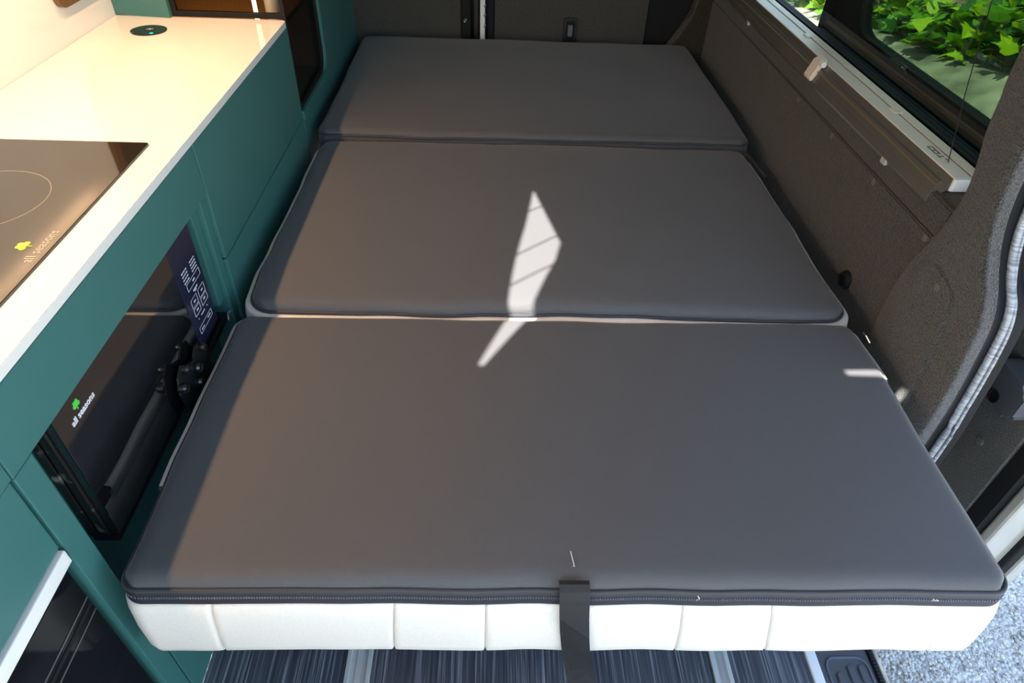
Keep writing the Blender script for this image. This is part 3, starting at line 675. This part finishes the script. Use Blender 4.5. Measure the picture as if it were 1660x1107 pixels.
# bronze framed window on the splashback
bwn = thing('bronze_framed_window', 'bronze framed window with rounded corners on the white splashback', 'window')
bm = bm_(); frame_prism(bm, rrect(1.425, 1.625, .797, 1.19, .022), rrect(1.447, 1.610, .812, 1.17, .01), 0, -.859, -.848); obj('frame', bm, 'brown', bwn)
bm = bm_(); frame_prism(bm, rrect(1.446, 1.611, .811, 1.171, .010), rrect(1.456, 1.604, .821, 1.16, .008), 0, -.859, -.853); obj('inner_gasket', bm, 'rubber', bwn)
B('blind_panel', -.8595, -.855, 1.45, 1.607, .815, 1.167, 'browndark', bwn, bev=0)

# tall cabinet at the rear left
tc = thing('tall_cabinet', 'tall teal cabinet with smoked reeded glass corner beyond the worktop', 'tall cabinet')
bm = bm_()
# side face, facing the bed: outline with a rounded lower corner opening
zo = .505
B('side_panel', -.500, F, 1.985, 2.46, .02, 1.50, 'teal', tc, bev=.001)
B('side_panel', -.500, F, 1.642, 1.984, .02, .496, 'teal', tc, bev=.001)
outer = [(1.641, .497), (1.984, .497), (1.984, 1.5), (1.641, 1.5)]
bm = bm_()
# frame piece: bottom strip + right strip joined by fillet
R0 = .05
pts_in = [(1.642, .518)] + [(1.958 - R0 + R0 * math.sin(a), .518 + R0 - R0 * math.cos(a)) for a in [PI / 2 * k / 8 for k in range(9)]] + [(1.958, 1.5)]
pts_out = [(1.642, .497)] + [(1.982 - .06 + .06 * math.sin(a), .497 + .06 - .06 * math.cos(a)) for a in [PI / 2 * k / 8 for k in range(9)]] + [(1.982, 1.5)]
prism(bm, pts_out + pts_in[::-1], 0, -.492, F + .004, 0); obj('opening_frame', bm, 'teal', tc, label='rounded teal frame of the glass opening')
bm = bm_(); prism(bm, [(1.642, .497)] + [(1.984, .497), (1.984, 1.5), (1.982, 1.5)] + pts_out[::-1][1:], 0, -.495, F, 0); obj('corner_fill', bm, 'teal', tc)
bm = bm_(); pb_ = [(1.642, .530)] + [(1.946 - .042 + .042 * math.sin(a), .530 + .042 - .042 * math.cos(a)) for a in [PI / 2 * k / 8 for k in range(9)]] + [(1.946, 1.5)]
prism(bm, pts_in + pb_[::-1], 0, -.495, F - .004, 0); obj('black_gasket', bm, 'rubber', tc)
# reeded glass: side
def reeds(a0, a1, z0, z1, fixed, axis, mt, pitch=.0065, amp=.0014, label=None):
    bm = bm_(); n = int((a1 - a0) / pitch * 5); r0, r1 = [], []
    for k in range(n + 1):
        a = a0 + (a1 - a0) * k / n; o = fixed + amp * abs(math.sin(PI * a / pitch))
        for z, r in ((z0, r0), (z1, r1)): r.append(bm.verts.new((o, a, z) if axis == 0 else (a, 2 * fixed - o, z)))
    for k in range(n): bm.faces.new([r0[k], r0[k + 1], r1[k + 1], r1[k]])
    return obj('reeded_glass', bm, mt, tc, smooth=True, label=label)
reeds(1.645, 1.95, .52, 1.49, -.486, 0, 'smokedark')
reeds(-.722, -.480, .732, 1.49, 1.650, 1, 'smoke', label='amber lit reeded glass front')
B('corner_post', -.486, F - .001, 1.642, 1.649, .52, 1.5, 'rubber', tc, bev=.0015)
B('front_frame', -.724, -.478, 1.643, 1.655, .7325, .744, 'rubber', tc, bev=.001)
B('front_frame', -.735, -.722, 1.643, 1.655, .7325, 1.5, 'rubber', tc, bev=.001)
bm = bm_(); prism(bm, [(-.859, 1.642), (-.732, 1.628), (-.732, 1.642)], 2, .7325, 1.5); obj('front_panel', bm, 'teal', tc)
B('inner_back', -.855, -.505, 1.97, 1.98, .52, 1.49, 'wood', tc, bev=0)
B('inner_back', -.858, -.85, 1.66, 1.97, .52, 1.49, 'wood', tc, bev=0)
B('inner_shelf', -.85, -.50, 1.66, 1.97, .70, .712, 'wood', tc, bev=.001)
B('led_strip', -.556, -.548, 1.672, 1.680, .7125, 1.48, 'led', tc, bev=.001, label='vertical warm light strip behind the glass')
B('cabinet_rear', -.855, -.50, 2.0, 2.46, .02, 1.5, 'tealdark', tc, bev=0)
mug = thing('storage_jar', 'pale jar standing behind the reeded glass beside the warm light strip', 'jar', loc=(-.5215, 1.725, .7125))
lathe(bm := bm_(), (0, 0, 0), [(.020, 0), (.022, .004), (.022, .075), (.018, .082)], n=20); obj('jar_body', bm, 'white', mug, smooth=True)
lathe(bm := bm_(), (0, 0, .082), [(.019, 0), (.019, .012)], n=20); obj('jar_lid', bm, 'alu', mug)

# overhead locker with LED strip (real lamp of the van, above the worktop)
ov = thing('overhead_locker', 'teal overhead locker above the worktop with a warm light strip below', 'locker')
B('locker_body', -.858, -.60, -.6, 1.62, 1.215, 1.50, 'teal', ov, bev=.003)
B('light_strip', -.640, -.626, .0, 1.60, 1.208, 1.2145, 'led', ov, bev=.001, label='warm light strip')
for k in range(4):
    ld = bpy.data.lights.new('strip_light', 'AREA'); ld.shape = 'RECTANGLE'; ld.size = .012; ld.size_y = .44; ld.energy = 3.0; ld.color = (1, .58, .29)
    lo = bpy.data.objects.new('strip_light', ld); COL.objects.link(lo); lo.location = (-.633, -.05 + .23 + k * .44, 1.205)

# ================================================================ OUTSIDE
bk_ = bm_(); nx, ny = 50, 90
def bankz(x, y):
    t = min(max((x - 1.75) / .75, 0), 1); top = .22 - .135 * (y - 2.6)
    h = -.36 + (top + .36) * (t ** .7)
    return h + .025 * noise.noise(Vector((x * 3, y * 3, 0))) * t + .012 * noise.noise(Vector((x * 12, y * 9, 4)))
VV = [[bk_.verts.new((x := 1.72 + .95 * i / nx, y := 1.2 + 6.2 * j / ny, bankz(x, y))) for j in range(ny + 1)] for i in range(nx + 1)]
for i in range(nx):
    for j in range(ny): bk_.faces.new([VV[i][j], VV[i + 1][j], VV[i + 1][j + 1], VV[i][j + 1]])
tag(obj('concrete_bank', bk_, 'bank', smooth=True), kind='structure')
sl = bm_(); VV = []
for i in range(24):
    row = []
    for j in range(60):
        x = 2.62 + 2.6 * i / 23; y = 1.0 + 7.5 * j / 59; base = bankz(2.62, y)
        row.append(sl.verts.new((x, y, base + (x - 2.62) * .85 + .12 * noise.noise(Vector((x * 2, y * 2, 1))) + .04 * noise.noise(Vector((x * 8, y * 8, 1))))))
    VV.append(row)
for i in range(23):
    for j in range(59): sl.faces.new([VV[i][j], VV[i + 1][j], VV[i + 1][j + 1], VV[i][j + 1]])
tag(obj('hedge_slope', sl, 'soil', smooth=True), kind='structure')
# leaves: lobed mesh variants shared
def leafmesh(mt, seed):
    rd = random.Random(seed); b = bm_()
    out = [(0, 0), (.32, .02), (.55, .22), (.42, .36), (.62, .58), (.34, .66), (.12, 1.0), (0, 1.18)]
    pts = [(x * rd.uniform(.85, 1.1), y) for x, y in out]; full = pts + [(-x * rd.uniform(.9, 1.1), y) for x, y in reversed(pts[1:-1])]
    c = b.verts.new((0, .45, .0)); vs = [b.verts.new((x, y, .14 * abs(x) - .22 * (y - .4) ** 2)) for x, y in full]
    for k in range(len(vs)): b.faces.new([c, vs[k], vs[(k + 1) % len(vs)]])
    me = bpy.data.meshes.new('leaf'); b.to_mesh(me); b.free(); me.materials.append(M[mt]); return me
LM = [leafmesh(mt, s) for s, mt in enumerate(('leaf', 'leaf2', 'leaf', 'leaf3', 'leaf2'))]
def plant(loc, nst, hgt, spread, lsize, label, nl=7, seed=0, lean=-.5):
    rd = random.Random(seed)
    th = thing('bramble_bush', label, 'bush', 'brambles on the bank outside the window', loc=loc)
    b = bm_(); spots = []
    for s in range(nst):
        a = rd.uniform(-PI, PI); p = Vector((rd.uniform(-.15, .15) * spread, rd.uniform(-.5, .5) * spread, 0)); path = [p.copy()]
        d = Vector((lean * rd.uniform(.3, 1.2), rd.uniform(-.6, .6), rd.uniform(.6, 1.2))) * hgt / 6
        for k in range(6):
            p = p + d + Vector((rd.uniform(-.03, .03), rd.uniform(-.03, .03), 0)); d.z -= hgt * .035; path.append(p.copy())
            for q in range(nl // 6 + (1 if rd.random() < (nl % 6) / 6 else 0)): spots.append(p + Vector((rd.uniform(-.05, .05), rd.uniform(-.06, .06), rd.uniform(-.04, .05))))
        tube(b, path, [.004 * (1 - .1 * k) for k in range(7)], 5)
    obj('stems', b, 'twig', th)
    for p in spots[:290]:
        o = bpy.data.objects.new('leaf', LM[rd.randrange(5)]); COL.objects.link(o); o.parent = th; o.location = p
        s = lsize * rd.uniform(.6, 1.25); o.scale = (s, s, s); o.rotation_euler = (rd.uniform(-.5, .9), rd.uniform(-.6, .6), rd.uniform(0, 6.28))
lab = ['large leaved bush hanging over the bank at the right of the window', 'leafy bush second from the right outside the window', 'leafy bush seen through the middle of the tinted pane', 'bush behind the dark door frame outside', 'sunlit bush at the left end of the window', 'low growth behind the leftmost bush outside']
for k, (y, hg_) in enumerate(((3.0, .55), (3.55, .55), (4.1, .5), (4.75, .55), (5.4, .55), (6.2, .6))):
    plant((2.68, y, bankz(2.62, y) - .02), 14, hg_, .75, .10, lab[k], nl=12, seed=20 + k, lean=-.28)
lab2 = ['dense undergrowth high on the slope behind the rightmost bush', 'dense undergrowth high on the slope behind the middle bushes', 'dense undergrowth high on the slope at the far left']
for k, y in enumerate((3.5, 4.8, 6.3)):
    plant((3.15, y, bankz(2.62, y) + .42), 16, .6, 1.5, .12, lab2[k], nl=14, seed=50 + k, lean=-.3)
